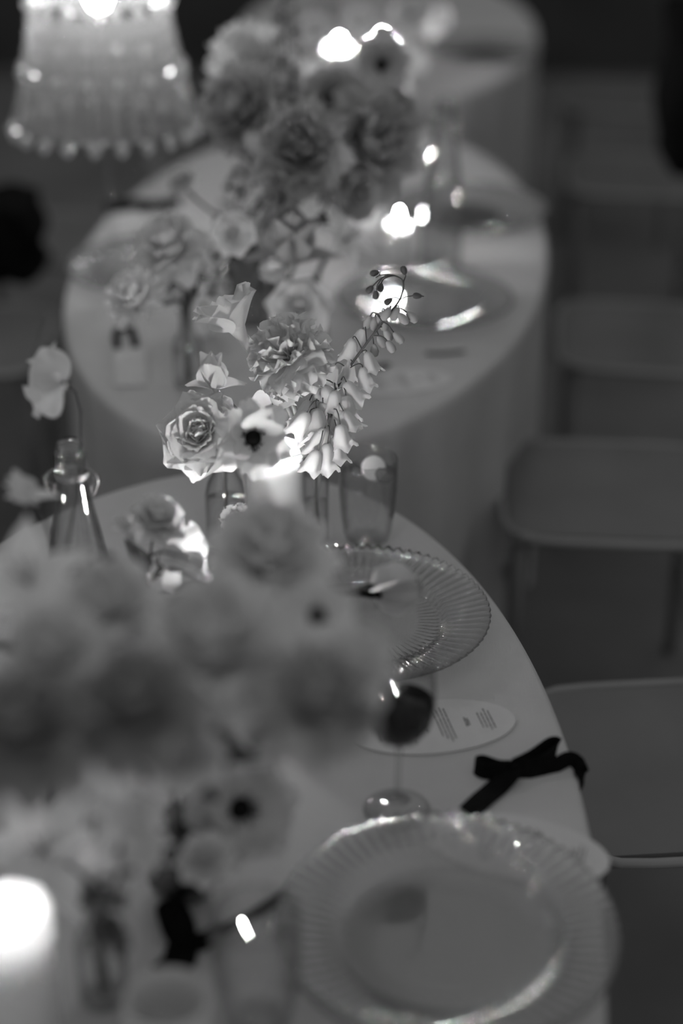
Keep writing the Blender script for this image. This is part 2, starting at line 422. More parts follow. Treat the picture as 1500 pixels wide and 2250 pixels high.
candle(under(366, 2190, .105), .105, 'unlit white pillar candle with hollow top and dark wick', .0375, .05, False, wax='wax_cold')
candle(under(876, 490, .075), .075, 'small lit candle by the tall bottle of the middle table', .024, .006, power=1.7, lift=.009)
candle(under(800, 335, .16), .16, 'tall lit pillar candle behind the dusky peonies of the middle table', .036, .008, power=5.0, lift=.010)
candle(under(425, 640, .08), .08, 'low unlit candle among the bud vases of the middle table', .03, .012, False)
candle(under(745, 105, .13), .13, 'taller lit pillar candle on the farthest table', .04, .008, power=5.0, lift=.010)
candle(under(838, 95, .11), .11, 'shorter lit pillar candle on the farthest table', .04, .008, power=5.0, lift=.010)

# ------------------------------------------------------------------ menu cards, place card, ribbons
def menu_card(px, py, rot, label, lines=True, L=.196, W=.104):
    p = at(px, py, TZ); t = thing('menu_card', label, 'menu card', (p.x, p.y, TZ + .0004), 'oval menu cards', rot)
    n = 56; V = []; Fc = []
    for z in (0, .0016):
        for k in range(n): V.append((L / 2 * math.cos(2 * PI * k / n), W / 2 * math.sin(2 * PI * k / n), z))
    Fc = [tuple(range(n - 1, -1, -1)), tuple(range(n, 2 * n))] + [(k, (k + 1) % n, n + (k + 1) % n, n + k) for k in range(n)]
    obj('card', mesh('card', V, Fc, M['paper'], False), t)
    if lines:
        rnd = random.Random(int(px)); V, Fc = [], []
        def bar(x, y0, y1, wd):
            i = len(V); V.extend([(x - wd, y0, .0019), (x + wd, y0, .0019), (x + wd, y1, .0019), (x - wd, y1, .0019)]); Fc.append((i, i + 1, i + 2, i + 3))
        def line(x, half, wd=.0008):
            y = -half * rnd.uniform(.9, 1)
            while y < half:
                l = rnd.uniform(.002, .007); bar(x, y, min(y + l, half), wd); y += l + .0011
        for x, half in ((.070, .018), (.0655, .022), (.061, .015), (.0565, .016), (.042, .007), (.039, .009), (.020, .031), (.0155, .034), (.011, .029), (.0065, .024), (-.008, .013), (-.022, .020), (-.0265, .033), (-.031, .028), (-.0355, .024), (-.05, .010), (-.062, .018), (-.0665, .02)):
            line(x, half, .0011 if half < .01 else .0008)
        obj('printed_lines', mesh('printed_lines', V, Fc, M['ink'], False), t)
    return t
menu_card(951, 1598, math.radians(12), 'oval menu card of printed lines beside the red wine')
menu_card(1133, 1863, math.radians(-17), 'oval menu card lying half under the large charger plate')
menu_card(868, 840, math.radians(14), 'oval menu card at the front edge of the middle table')
menu_card(330, 478, math.radians(20), 'oval menu card under the wine glass at the back of the middle table', False)

def strip(parent, name, pix, wpx_m, zs, wd=None, cut=0):
    pts = [at(x, y, TZ + z) for (x, y), z in zip(pix, zs)]
    base = Vector(parent.location)
    pts = smooth_path([p - base for p in pts], 6)
    return obj(name, ribbon(name, pts, wpx_m, M['velvet'], wd, .0012, cut), parent)
t = thing('ribbon_bow', 'black velvet ribbon bow with a tail over the table edge by the menu card', 'ribbon bow', at(1130, 1692, TZ), 'black velvet ribbons')
upw = Vector((.1, .35, .9)).normalized()
k0 = (1128, 1688)
strip(t, 'loop', [k0, (1095, 1687), (1060, 1676), (1044, 1682), (1062, 1694), (1100, 1695), k0], .018, [.009, .009, .009, .009, .009, .009, .009], upw)
strip(t, 'loop', [k0, (1160, 1672), (1200, 1645), (1222, 1640), (1215, 1660), (1180, 1685), k0], .022, [.010, .010, .010, .010, .009, .009, .009], Vector((.25, .55, .8)).normalized())
strip(t, 'tail', [k0, (1095, 1726), (1060, 1756), (1028, 1787)], .026, [.012, .0035, .0022, .0022], None, -.006)
strip(t, 'tail', [k0, (1170, 1694), (1215, 1684), (1248, 1668), (1268, 1676), (1278, 1700), (1278, 1732)], .017, [.01, .006, .006, .010, .008, .001, -.018], [Vector((.2, .6, .75))] * 37)
kn = obj('knot', rbox('knot', .017, .015, .012, M['velvet'], .004), t, at(1130, 1690, TZ + .009) - Vector(t.location)); kn.rotation_euler.z = .5
t = thing('ribbon_bow', 'black velvet ribbon bow lying between the hollow unlit candle and the charger plate', 'ribbon bow', at(400, 2075, TZ), 'black velvet ribbons')
k0 = (405, 2072)
strip(t, 'loop', [k0, (385, 2040), (372, 2000), (378, 1996), (398, 2030), k0], .026, [.006, .012, .018, .018, .010, .006], Vector((1, .1, .1)))
strip(t, 'loop', [k0, (440, 2062), (475, 2040), (478, 2054), (445, 2078), k0], .011, [.008, .010, .010, .009, .006, .006], upw)
strip(t, 'tail', [k0, (470, 2052), (540, 2020), (595, 1985), (636, 1957)], .012, [.006, .004, .004, .006, .008], Vector((.1, .6, .8)))
strip(t, 'tail', [k0, (398, 2092), (392, 2112), (360, 2140)], .032, [.006, .003, .003, .003], None)
obj('knot', rbox('knot', .016, .014, .010, M['velvet'], .004), t, at(404, 2074, TZ + .007) - Vector(t.location))
# napkin ribbons of the middle table
def small_ribbon(label, pix, zs, wd=.014, wdir=None):
    t = thing('ribbon_band', label, 'ribbon', at(pix[0][0], pix[0][1], TZ), 'black velvet ribbons')
    strip(t, 'band', pix, wd, zs, wdir); return t
small_ribbon('short black ribbon across the menu card at the front of the middle table', [(855, 800), (825, 806), (790, 818)], [.004, .006, .004])
small_ribbon('thin dark ribbon on the cloth below the middle charger plate', [(1020, 772), (975, 776), (935, 776)], [.003, .003, .003], .008)
small_ribbon('black velvet ribbon at the back of the middle table by the empty wine glass', [(232, 458), (300, 449), (345, 452), (395, 442)], [.012, .014, .014, .012], .024, Vector((0, .35, .94)))
t = thing('place_card', 'blank white place card tied with a black bow on the middle table', 'place card', at(285, 806, TZ + .001))
b = Vector(t.location)
cq = [at(250, 772, TZ + .006), at(318, 766, TZ + .006), at(322, 846, TZ + .002), at(252, 850, TZ + .002)]
V = [c - b for c in cq] + [c - b + Vector((0, 0, .0025)) for c in cq]
obj('card', mesh('card', V, [(3, 2, 1, 0), (4, 5, 6, 7), (0, 1, 5, 4), (1, 2, 6, 5), (2, 3, 7, 6), (3, 0, 4, 7)], M['paper'], False), t)
for pix in ([(258, 765), (254, 740), (258, 722)], [(297, 762), (294, 738), (284, 722)], [(250, 725), (272, 722), (298, 720)]):
    pts = [at(x, y, TZ + .008) - b for x, y in pix]
    obj('ribbon', ribbon('ribbon', smooth_path(pts, 5), .013, M['velvet'], None, .0015), t)

# ------------------------------------------------------------------ vases
def vase(px, py, label, kind='bottle', h=.14, r=.024, group='clear glass bud vases', mat=None, z=TZ):
    p = at(px, py, TZ); p.z = TZ + .0005
    if kind == 'tube': out = [(.0005, 0), (r * .92, 0), (r, .004), (r, .02), (r, h * .6), (r * .98, h * .9), (r * 1.06, h)]
    elif kind == 'bulb': out = [(.0005, 0), (r * .5, 0), (r * .8, .008), (r, r * .8), (r * .92, r * 1.3), (r * .55, r * 1.75), (r * .38, r * 2), (r * .36, h * .9), (r * .46, h)]
    else: out = [(.0005, 0), (r * .9, 0), (r, .006), (r, h * .5), (r * .85, h * .62), (r * .5, h * .75), (r * .45, h * .92), (r * .58, h)]
    t = vessel('bud_vase', label, 'vase', p, out, .002, mat or M['glass'], h * .45, None, 32, group)
    return {'o': t, 'p': p, 'h': h, 'r': (r * .9 if kind == 'tube' else r * .36), 'n': 0}
VL = vase(498, 1192, 'clear bud vase under the sharp white rose', 'bottle', .15, .0285)
VR = vase(694, 1188, 'clear tube vase holding the drooping bell spray', 'tube', .14, .018)
VA = vase(405, 1962, 'round smoked bud vase above the black ribbon bow', 'bulb', .1, .0385, mat=M['smoke'])
VB = vase(230, 2190, 'slim clear bud vase beside the hollow unlit candle', 'bottle', .13, .024)
VC = vase(120, 1800, 'clear bud vase behind the glowing corner candle', 'bottle', .14, .026)
VD = vase(330, 1560, 'clear bud vase hidden behind the blurred pale flowers', 'bottle', .14, .026)
VE = vase(560, 700, 'broad clear vase of the tall bouquet on the middle table', 'tube', .13, .055)
VF = vase(415, 845, 'clear bud vase of thin dark stems on the middle table', 'bottle', .13, .026)
VG = vase(690, 790, 'clear bud vase behind the ruffled carnation', 'bottle', .12, .024)
VH = vase(700, 135, 'clear bud vase on the farthest table near the candles', 'tube', .14, .04)
VI = vase(905, 70, 'second clear bud vase on the farthest table', 'bottle', .13, .028)

# ------------------------------------------------------------------ flowers
def petal_mesh(name, L, W, mat, cup=.25, curl=-.3, ruffle=0, tip=1.0, belly=.6, seed=0, nu=6, nv=8):
    """a petal along +Y, hollow side +Z; L length, W width"""
    rnd = random.Random(seed); p1, p2 = rnd.uniform(0, 6), rnd.uniform(0, 6); V, Fc = [], []
    for j in range(nv + 1):
        t = j / nv
        wv = (math.sin(PI * min(1, (t ** belly) * .5 / .5 * .93 + .02)) ** .75)
        wv = max(wv, .10 if j < nv else .25 / tip)
        for i in range(nu + 1):
            s = 2 * i / nu - 1
            x = s * W / 2 * wv
            y = L * t - L * .10 * tip * abs(s) ** 1.5 * t + (L * .05 * math.sin(5 * s + p1) * ruffle * t)
            z = cup * W * (s * s) * wv * (1 - .3 * t) + L * curl * t * t * t + .14 * L * math.sin(PI * t) * (-1 if curl > 0 else 1) * -.4
            z += ruffle * W * .10 * math.sin(6.5 * s + p1 + 2 * t) * t * t + ruffle * W * .05 * math.sin(13 * s + p2) * t ** 3
            V.append((x, y, z))
    for j in range(nv):
        for i in range(nu):
            a = j * (nu + 1) + i; Fc.append((a, a + 1, a + nu + 2, a + nu + 1))
    return mesh(name, V, Fc, mat)
_PC = {}
def get_petal(kind, mkey, L, W, **k):
    key = (kind, mkey, round(L, 3), round(W, 3), tuple(sorted(k.items())))
    if key not in _PC: _PC[key] = petal_mesh(kind, L, W, M[mkey], **k)
    return _PC[key]
def frame(face, spin=0):
    z = Vector(face).normalized(); x = Vector((0, 0, 1)).cross(z)
    if x.length < 1e-3: x = Vector((1, 0, 0))
    x.normalize(); y = z.cross(x)
    m = Matrix((x, y, z)).transposed()
    return m @ Matrix.Rotation(spin, 3, 'Z')
def put_petal(parent, me, fr, c, az, tilt, off=0.0, lift=0.0, twist=0.0, name='petal', sc=1.0):
    rad = Vector((math.cos(az), math.sin(az), 0)); ax = Vector((0, 0, 1))
    d = rad * math.sin(tilt) + ax * math.cos(tilt)
    nrm = -rad * math.cos(tilt) + ax * math.sin(tilt)
    x = d.cross(nrm)
    m = fr @ Matrix((x, d, nrm)).transposed() @ Matrix.Rotation(twist, 3, 'Y')
    loc = c + fr @ (rad * off + ax * lift)
    return obj(name, me, parent, mtx=Matrix.LocRotScale(loc, m.to_quaternion(), Vector((sc, sc, sc))))
def R_(deg): return math.radians(deg)

def head(kind, root, c, fr, R, mk, rnd, mk2=None):
    """builds the flower head: c = its base in the root's frame"""
    if kind in ('rose', 'peony'):
        layers = ([(7, 90, 1.05, 1.45, -.16), (7, 74, .98, 1.35, -.06), (6, 60, .88, 1.2, .08), (6, 46, .74, 1.0, .18), (5, 32, .58, .8, .25), (4, 16, .44, .6, .3)] if kind == 'rose'
                  else [(8, 98, 1.1, 1.2, -.15), (8, 76, 1.16, 1.15, .05), (8, 54, 1.12, 1.05, .22), (7, 34, 1.06, 1.0, .32), (5, 16, 1.0, .9, .36)])
        for li, (n, tl, ls, ws, cu) in enumerate(layers):
            me = [get_petal('petal', mk, R * ls, R * ws, cup=.2 + .04 * li, curl=cu, ruffle=(.9 if kind == 'peony' else .35), tip=(1.1 if kind == 'rose' and li < 2 else .7), seed=li * 3 + s) for s in range(2)]
            a0 = rnd.uniform(0, 6)
            for k in range(n):
                put_petal(root, me[k % 2], fr, c, a0 + 2 * PI * k / n + rnd.uniform(-.15, .15), R_(tl + rnd.uniform(-8, 8)), off=R * .05, lift=R * .04 * li, twist=rnd.uniform(-.2, .2))
        obj('heart', lathe('heart', [(.0005, 0), (R * .12, R * .05), (R * .18, R * .3), (R * .12, R * .5), (.0005, R * .56)], M[mk2 or mk], 10), root, mtx=Matrix.LocRotScale(c, fr.to_quaternion(), None))
    elif kind == 'anemone':
        for li, (n, tl, ls) in enumerate(((6, 82, 1.0), (6, 64, .92))):
            me = [get_petal('petal', mk, R * ls, R * .86, cup=.18, curl=.1, ruffle=.7, tip=.6, belly=.8, seed=li * 2 + s) for s in range(2)]
            for k in range(n):
                put_petal(root, me[k % 2], fr, c, 2 * PI * (k + .5 * li) / n + rnd.uniform(-.12, .12), R_(tl + rnd.uniform(-10, 8)), off=R * .04, lift=R * .03 * li, twist=rnd.uniform(-.2, .2))
        e = obj('dark_eye', lathe('dark_eye', [(.0005, 0), (R * .17, R * .02), (R * .2, R * .1), (R * .14, R * .2), (.0005, R * .23)], M['black_eye'], 14), root, mtx=Matrix.LocRotScale(c + fr @ Vector((0, 0, R * .06)), fr.to_quaternion(), None))
        V, Fc = [], []
        for k in range(26):
            a = 2 * PI * k / 26 + rnd.uniform(-.1, .1); rr = R * rnd.uniform(.24, .36); h = R * rnd.uniform(.1, .22); i = len(V); s = R * .022
            V += [(rr * .4 * math.cos(a), rr * .4 * math.sin(a), .02 * R), (rr * math.cos(a) - s * math.sin(a), rr * math.sin(a) + s * math.cos(a), h), (rr * math.cos(a) + s * math.sin(a), rr * math.sin(a) - s * math.cos(a), h), (rr * 1.05 * math.cos(a), rr * 1.05 * math.sin(a), h + s * 1.6)]
            Fc += [(i, i + 1, i + 2), (i + 1, i + 3, i + 2), (i, i + 3, i + 1), (i, i + 2, i + 3)]
        so = obj('stamens', mesh('stamens', V, Fc, M['black_eye'], False), root, mtx=Matrix.LocRotScale(c + fr @ Vector((0, 0, R * .06)), fr.to_quaternion(), None)); so['kind'] = 'stuff'
    elif kind == 'carnation':
        for li, (n, tl, ls) in enumerate(((9, 112, .78), (9, 92, .9), (9, 72, .95), (8, 52, .98), (7, 32, 1.0), (5, 12, 1.0))):
            me = [get_petal('petal', mk, R * ls, R * .95, cup=.10, curl=-.25 if li < 3 else -.08, ruffle=1.1, tip=.25, belly=1.2, seed=li * 2 + s, nu=10) for s in range(2)]
            for k in range(n):
                put_petal(root, me[k % 2], fr, c, 2 * PI * (k + .5 * (li % 2)) / n + rnd.uniform(-.2, .2), R_(tl + rnd.uniform(-10, 10)), off=R * .06, lift=R * .05 * li, twist=rnd.uniform(-.35, .35))
        obj('calyx', lathe('calyx', [(.0025, -R * .42), (R * .14, -R * .3), (R * .17, 0), (R * .1, R * .1)], M['stem_pale'], 12), root, mtx=Matrix.LocRotScale(c, fr.to_quaternion(), None))
    elif kind == 'mum':
        for li, (n, tl) in enumerate(((12, 105), (12, 84), (11, 64), (9, 44), (7, 24), (4, 8))):
            me = get_petal('petal', mk, R * .92, R * .42, cup=.45, curl=.45, ruffle=.3, tip=.4, belly=1.1, seed=li, nu=4, nv=6)
            for k in range(n):
                put_petal(root, me, fr, c, 2 * PI * (k + .5 * (li % 2)) / n + rnd.uniform(-.1, .1), R_(tl + rnd.uniform(-8, 8)), off=R * .03, lift=R * .03 * li, sc=rnd.uniform(.85, 1.05))
    elif kind == 'freesia':
        obj('throat', lathe('throat', [(.0022, -R * 1.05), (R * .09, -R * .85), (R * .13, -R * .5), (R * .22, -R * .2), (R * .30, 0)], M[mk], 14), root, mtx=Matrix.LocRotScale(c, fr.to_quaternion(), None))
        for li, (n, tl, ls) in enumerate(((3, 30, 1.0), (3, 20, 1.0))):
            me = [get_petal('petal', mk, R * 1.0 * ls, R * 1.15, cup=.22, curl=-.22, ruffle=.9, tip=.7, belly=.95, seed=li * 5 + s) for s in range(2)]
            for k in range(n):
                put_petal(root, me[k % 2], fr, c, 2 * PI * (k + .5 * li) / n, R_(tl + rnd.uniform(-6, 8)), off=R * .2, lift=-R * .25, twist=rnd.uniform(-.15, .15))
    elif kind == 'tulip':
        for li, (n, tl, ls) in enumerate(((3, 30, 1.0), (3, 14, 1.02))):
            me = get_petal('petal', mk, R * 1.5 * ls, R * 1.15, cup=.42, curl=.18, ruffle=.2, tip=1.2, belly=.7, seed=li)
            for k in range(n):
                put_petal(root, me, fr, c, 2 * PI * (k + .5 * li) / n + .3, R_(tl + rnd.uniform(-6, 6)), off=R * .06)
        obj('receptacle', lathe('receptacle', [(.002, -R * .35), (R * .10, -R * .2), (R * .16, 0), (R * .1, R * .1)], M[mk], 12), root, mtx=Matrix.LocRotScale(c, fr.to_quaternion(), None))
        fl2 = get_petal('petal', mk, R * 1.15, R * .8, cup=.3, curl=-.3, ruffle=.4, tip=.8, seed=9)
        for az, tl in ((PI * .95, 72), (.1, 66)): put_petal(root, fl2, frame((0, -.15, 1)), c, az, R_(tl))
    elif kind == 'sweetpea':
        big = get_petal('petal', mk, R * 1.1, R * 1.5, cup=.12, curl=-.35, ruffle=1.0, tip=.4, belly=.9, seed=3)
        sm = get_petal('petal', mk, R * .85, R * .75, cup=.35, curl=.25, ruffle=.4, tip=.5, seed=5)
        put_petal(root, big, fr, c, PI / 2, R_(28)); put_petal(root, big, fr, c, -PI / 2 + .3, R_(85))
        put_petal(root, sm, fr, c, 0.2, R_(50)); put_petal(root, sm, fr, c, PI - .2, R_(50)); put_petal(root, sm, fr, c, -PI / 2, R_(35))
    elif kind == 'twopetal':
        big = [get_petal('petal', mk, R * 1.15, R * 1.5, cup=.12, curl=-.2, ruffle=1.0, tip=.35, belly=.9, seed=s) for s in (3, 6)]
        sm = get_petal('petal', mk, R * .8, R * .8, cup=.3, curl=.2, ruffle=.5, tip=.5, seed=5)
        for q_, (az, tl, me) in enumerate(((2.25, 72, big[0]), (3.75, 76, big[1]), (3.0, 50, sm), (1.3, 40, sm), (4.9, 45, sm))): put_petal(root, me, fr, c, az, R_(tl), lift=.001 * q_)
        obj('calyx', lathe('calyx', [(.001, -R * .3), (R * .12, -R * .2), (R * .16, 0), (R * .1, R * .14)], M['stem'], 10), root, mtx=Matrix.LocRotScale(c, fr.to_quaternion(), None))
    elif kind == 'lily':
        for li, (n, tl, ls, ws) in enumerate(((3, 74, 1.0, .5), (3, 60, 1.0, .6))):
            me = get_petal('petal', mk, R * ls, R * ws, cup=.2, curl=-.42, ruffle=.6, tip=1.2, belly=.8, seed=li)
            for k in range(n):
                put_petal(root, me, fr, c, 2 * PI * (k + .5 * li) / n, R_(tl + rnd.uniform(-6, 6)), off=R * .04)
        for k in range(6):
            a = 2 * PI * k / 6 + .2; e = Vector((math.cos(a) * R * .2, math.sin(a) * R * .2, R * .55))
            obj('stamen', tube('stamen', [c, c + fr @ (e * .6), c + fr @ e], R * .018, M['stem_pale'], 5), root)
    elif kind == 'petalbud':
        me = [get_petal('petal', mk, R * 1.75, R * 1.7, cup=.42, curl=.22, ruffle=.3, tip=.5, belly=.85, seed=s) for s in range(2)]
        for k in range(4): put_petal(root, me[k % 2], fr, c, 2 * PI * k / 4 + .4, R_(16 + rnd.uniform(-6, 12)), off=R * .05)
        obj('calyx', lathe('calyx', [(.001, -R * 1.25), (R * .09, -R * .85), (R * .17, -R * .4), (R * .28, R * .05), (R * .34, R * .3), (R * .28, R * .5)], M['black_eye'], 12), root, mtx=Matrix.LocRotScale(c, fr.to_quaternion(), None))

VGROUP = {}
def flower(kind, px, py, z, rpx, face, va, mk, name, label, group=None, stem='stem', sr=.0017, seed=None, bend=.35, leaves=0, mk2=None, inset=.25, spin=None, via=None):
    """a cut flower: its head at the place seen at px, py and height z over the table, its stem down into vase va"""
    rnd = random.Random(seed if seed is not None else int(px * 7 + py))
    c = at(px, py, TZ + z); R = rpx * dep(c) / F_PX; fr = frame(face, rnd.uniform(0, 6) if spin is None else spin); f = Vector(face).normalized()
    va['n'] += 1; a = va['n'] * 2.4
    foot = va['p'] + Vector((math.cos(a) * va['r'] * .5, math.sin(a) * va['r'] * .5, .008))
    mouth = va['p'] + Vector((-math.cos(a) * va['r'] * .5, -math.sin(a) * va['r'] * .5, va['h']))
    root = thing(name, label, 'flower', foot, group)
    hc = c - f * (R * inset)
    D = (hc - mouth).length
    mdir = (mouth - foot).normalized()
    path = [foot, (foot + mouth) / 2] + bez(mouth, mouth + mdir * D * bend, hc - f * D * bend, hc + f * R * .03, 9)
    if via: path = smooth_path([foot, mouth] + [at(x, y, TZ + zz) for x, y, zz in via] + [hc + f * R * .03], 5)
    path = [p - foot for p in path]
    so = obj('stem', tube('stem', path, sr, M[stem], 6), root)
    head(kind, root, hc - foot, fr, R, mk, rnd, mk2)
    for k in range(leaves):
        i = min(4 + (k * 3) % 7, len(path) - 2); p = path[i]; tdir = (path[min(i + 1, len(path) - 1)] - path[i - 1]).normalized()
        az = rnd.uniform(0, 6.28); lf = Vector((math.cos(az), math.sin(az), .5))
        put_petal(root, get_petal('leaf', 'green', .055, .022, cup=.2, curl=-.25, tip=1.4, seed=k % 2), frame((0, 0, 1)), p, az, R_(60), name='leaf')
    return root
TC = lambda p: (CAM - p).normalized()
CAMV = (0, -.86, .5)                    # towards where the photographer stands

# --- the sharp flowers around the lit candle
flower('rose', 438, 948, .262, 98, (-.1, -.75, .6), VL, 'white', 'garden_rose', 'sharp white garden rose with pointed outer petals beside the lit candle', seed=4, inset=.3, mk2='cream')
flower('anemone', 556, 962, .30, 92, (.12, -.9, .35), VL, 'cream', 'anemone', 'anemone with a black eye just in front of the lit candle', seed=9, inset=.1)
flower('freesia', 515, 712, .36, 92, (-.5, .1, .88), VR, 'white', 'freesia', 'white funnel-shaped bloom on a long bent stalk above the candle', stem='stem_pale', sr=.0032, seed=3, inset=-.1, via=[(668, 1000, .155), (640, 915, .215), (592, 820, .275), (556, 768, .31)])
flower('tulip', 468, 818, .325, 58, (-.1, -.1, 1), VL, 'white', 'tulip', 'white cupped bloom on a short stalk over the garden rose', stem='stem_pale', sr=.0026, seed=12, inset=.7, via=[(488, 900, .25), (480, 860, .285)])
flower('carnation', 632, 775, .33, 90, (-.35, -.45, .8), VR, 'cream', 'carnation', 'ruffled pale carnation leaning beside the bell spray', stem='stem_pale', sr=.003, seed=21, inset=.35, via=[(672, 1000, .155), (655, 930, .21), (640, 860, .265)])
flower('sweetpea', 605, 880, .262, 46, (.5, -.2, .8), VR, 'white', 'sweet_pea', 'small white sweet pea tucked behind the black-eyed anemone', stem='stem_pale', seed=5)
flower('carnation', 520, 1142, .10, 36, (-.5, -.6, .4), VL, 'white', 'carnation', 'small white carnation low against the candle and vase', stem='stem_pale', seed=6)

# --- drooping bell spray
def bell_mesh(name, L, R, mat):
    prof = [(.0006, L), (R * .32, L * .97), (R * .55, L * .84), (R * .72, L * .62), (R * .84, L * .38), (R * .92, L * .2), (R * 1.08, L * .08), (R * 1.32, -L * .02)]
    def flt(i, a, r, z):
        k = i / 7.0
        r *= 1 + (.02 + .12 * k * k) * math.cos(5 * a) - .03 * k * abs(math.sin(5 * a / 2))
        if i == 7: z += L * (-.10 * math.cos(5 * a) + .03 * math.sin(11 * a)); r *= 1 + .05 * math.sin(7 * a)
        return r, z
    return lathe(name, prof, mat, 30, flt)
def bud_mesh(name, L, R, mat): return lathe(name, [(.0004, L), (R * .5, L * .93), (R * .8, L * .7), (R, L * .4), (R * .75, L * .12), (.0004, 0)], mat, 12)
def bell_spray():
    spine_px = [(694, 1085, .09), (700, 1000, .16), (722, 900, .235), (748, 838, .275), (795, 768, .32), (850, 695, .365), (878, 658, .385), (886, 622, .41), (868, 606, .42), (838, 604, .42), (826, 610, .415)]
    foot = VR['p'] + Vector((.004, 0, .008))
    root = thing('bell_spray', 'arching spray of white bells ending in small dark buds', 'flower', foot)
    pts = smooth_path([foot] + [at(x, y, TZ + z) for x, y, z in spine_px], 5)
    pts = [p - foot for p in pts]
    obj('stem', tube('stem', pts, [.0024 - .0018 * i / len(pts) for i in range(len(pts))], M['stem'], 7), root)
    BL = bell_mesh('bell', .030, .0138, M['white']); BM_ = bell_mesh('bell', .027, .0108, M['cream']); BD = bud_mesh('bud', .019, .0058, M['dusk']); BS = bud_mesh('bud', .0115, .0042, M['bud'])
    def hang(me, px, py, spx, spy, z, name, rot=(0, 0), sc=1.0):
        c = at(px, py, TZ + z)                      # middle of the bell
        s = min(pts, key=lambda p: ((px_of(p + foot)[0] - spx) ** 2 + (px_of(p + foot)[1] - spy) ** 2))
        m = Matrix.Rotation(rot[0], 3, 'Y') @ Matrix.Rotation(rot[1], 3, 'X')
        L = max(v.co.z for v in me.vertices) * sc
        top = c + m @ Vector((0, 0, L / 2)) - foot; bot = c - m @ Vector((0, 0, L / 2)) - foot
        obj(name, me, root, mtx=Matrix.LocRotScale(bot, m.to_quaternion(), Vector((sc, sc, sc))))
        out = (top - s); mid = s + out * .55 + Vector((0, 0, .25 * out.length))
        obj('pedicel', tube('pedicel', bez(s, mid, top + m @ Vector((0, 0, .35 * out.length)), top, 6), .0008, M['stem'], 5), root)
    bells = [(672, 905, 0), (697, 925, 0), (712, 905, 0), (735, 880, .1), (760, 895, 0), (722, 870, -.1), (680, 945, 0), (705, 965, 0), (745, 925, .1), (765, 925, 0), (750, 955, .1), (738, 985, .2), (715, 1000, -.1), (690, 1010, -.15), (664, 925, -.2),
             (770, 860, .1), (705, 880, -.2), (725, 940, 0)]
    rnd = random.Random(3)
    for i, (x, y, r) in enumerate(bells):
        zz = .23 + (960 - y) * .00042 + rnd.uniform(-.006, .006)
        hang(BL, x, y, x * .3 + 715 * .7 + (900 - y) * .15, y - 25, zz, 'bell', ((x - 718) * -.006 + r + rnd.uniform(-.3, .3), rnd.uniform(-.55, .3)), rnd.uniform(.88, 1.1))
    for (x, y, r, z) in ((728, 823, .35, .285), (765, 812, .1, .29), (800, 828, -.15, .288), (812, 795, -.3, .305), (770, 765, .2, .315), (788, 745, .4, .322)):
        hang(BM_, x, y, x * .4 + 770 * .6, y - 12, z, 'bell', (r, rnd.uniform(-.3, .1)), 1.0)
    for (x, y, r, z) in ((822, 770, -.1, .315), (838, 750, -.45, .325), (858, 762, -.5, .325), (852, 736, -.5, .335), (875, 742, -.7, .335), (808, 708, .3, .345), (822, 712, .1, .345), (843, 712, -.1, .35), (835, 700, .2, .352), (868, 690, .45, .37), (848, 690, .5, .372), (885, 700, -.75, .365), (905, 697, -.8, .365)):
        hang(BD, x, y, x * .5 + 835 * .5, y - 14, z, 'bud', (r, rnd.uniform(-.2, .2)), 1.0)
    for (x, y, sx, sy, r, z) in ((887, 594, 884, 624, PI - .35, .425), (916, 650, 880, 655, PI / 2 + .1, .392), (853, 662, 880, 660, .9, .385), (812, 636, 860, 606, .7, .405), (825, 648, 850, 606, .1, .4), (836, 632, 865, 607, .15, .405), (822, 600, 835, 604, 1.3, .42)):
        hang(BS, x, y, sx, sy, z, 'bud', (r, 0), 1.0)
    tp_ = smooth_path([at(x, y, TZ + z) - foot for x, y, z in ((655, 965, .2), (668, 985, .19), (690, 985, .19), (690, 965, .2))], 5)
    return root
bell_spray()
# curling tendril in front of the candle
tf = VR['p'] + Vector((-.006, 0, .01))
tr_ = thing('tendril', 'thin curling tendril across the top of the lit candle', 'tendril', tf)
obj('stem', tube('stem', smooth_path([Vector((0, 0, 0)), Vector((0, 0, .12))] + [at(x, y, TZ + z) - tf for x, y, z in ((672, 975, .20), (684, 965, .212), (680, 985, .205), (660, 998, .2), (632, 1004, .198), (612, 1002, .2))], 5), .0009, M['stem_pale'], 5), tr_)

# --- flowers just before the focus
flower('rose', 348, 1130, .27, 66, (.25, -.2, .95), VD, 'white', 'garden_rose', 'half-open white rose rising beside the swing-top bottle', seed=2, inset=.35)
flower('twopetal', 378, 1228, .22, 76, (.15, -.85, .5), VD, 'white', 'sweet_pea', 'brightly lit white sweet pea under the half-open rose', seed=8, spin=PI)
flower('twopetal', 408, 1298, .19, 54, (.2, -.8, .5), VD, 'white', 'sweet_pea', 'small lit white sweet pea between rose and hidden candle', seed=11, spin=PI)
flower('sweetpea', 480, 1300, .2, 30, (.6, -.5, .5), VD, 'cream', 'sweet_pea', 'tiny pale bloom beside the hidden candle', seed=17)
flower('sweetpea', 382, 1385, .2, 36, (.3, -.6, .6), VD, 'cream', 'sweet_pea', 'small pale bloom between the two large blurred peonies', seed=15)
flower('tulip', 278, 1160, .29, 28, (-.2, -.2, 1), VD, 'cream', 'tulip', 'small blurred bud left of the half-open rose', seed=22)
flower('twopetal', 128, 848, .40, 78, (-.35, -.85, .3), VC, 'cream', 'sweet_pea', 'lone two-petalled bloom standing above the swing-top bottle', seed=31, bend=.3, spin=0)
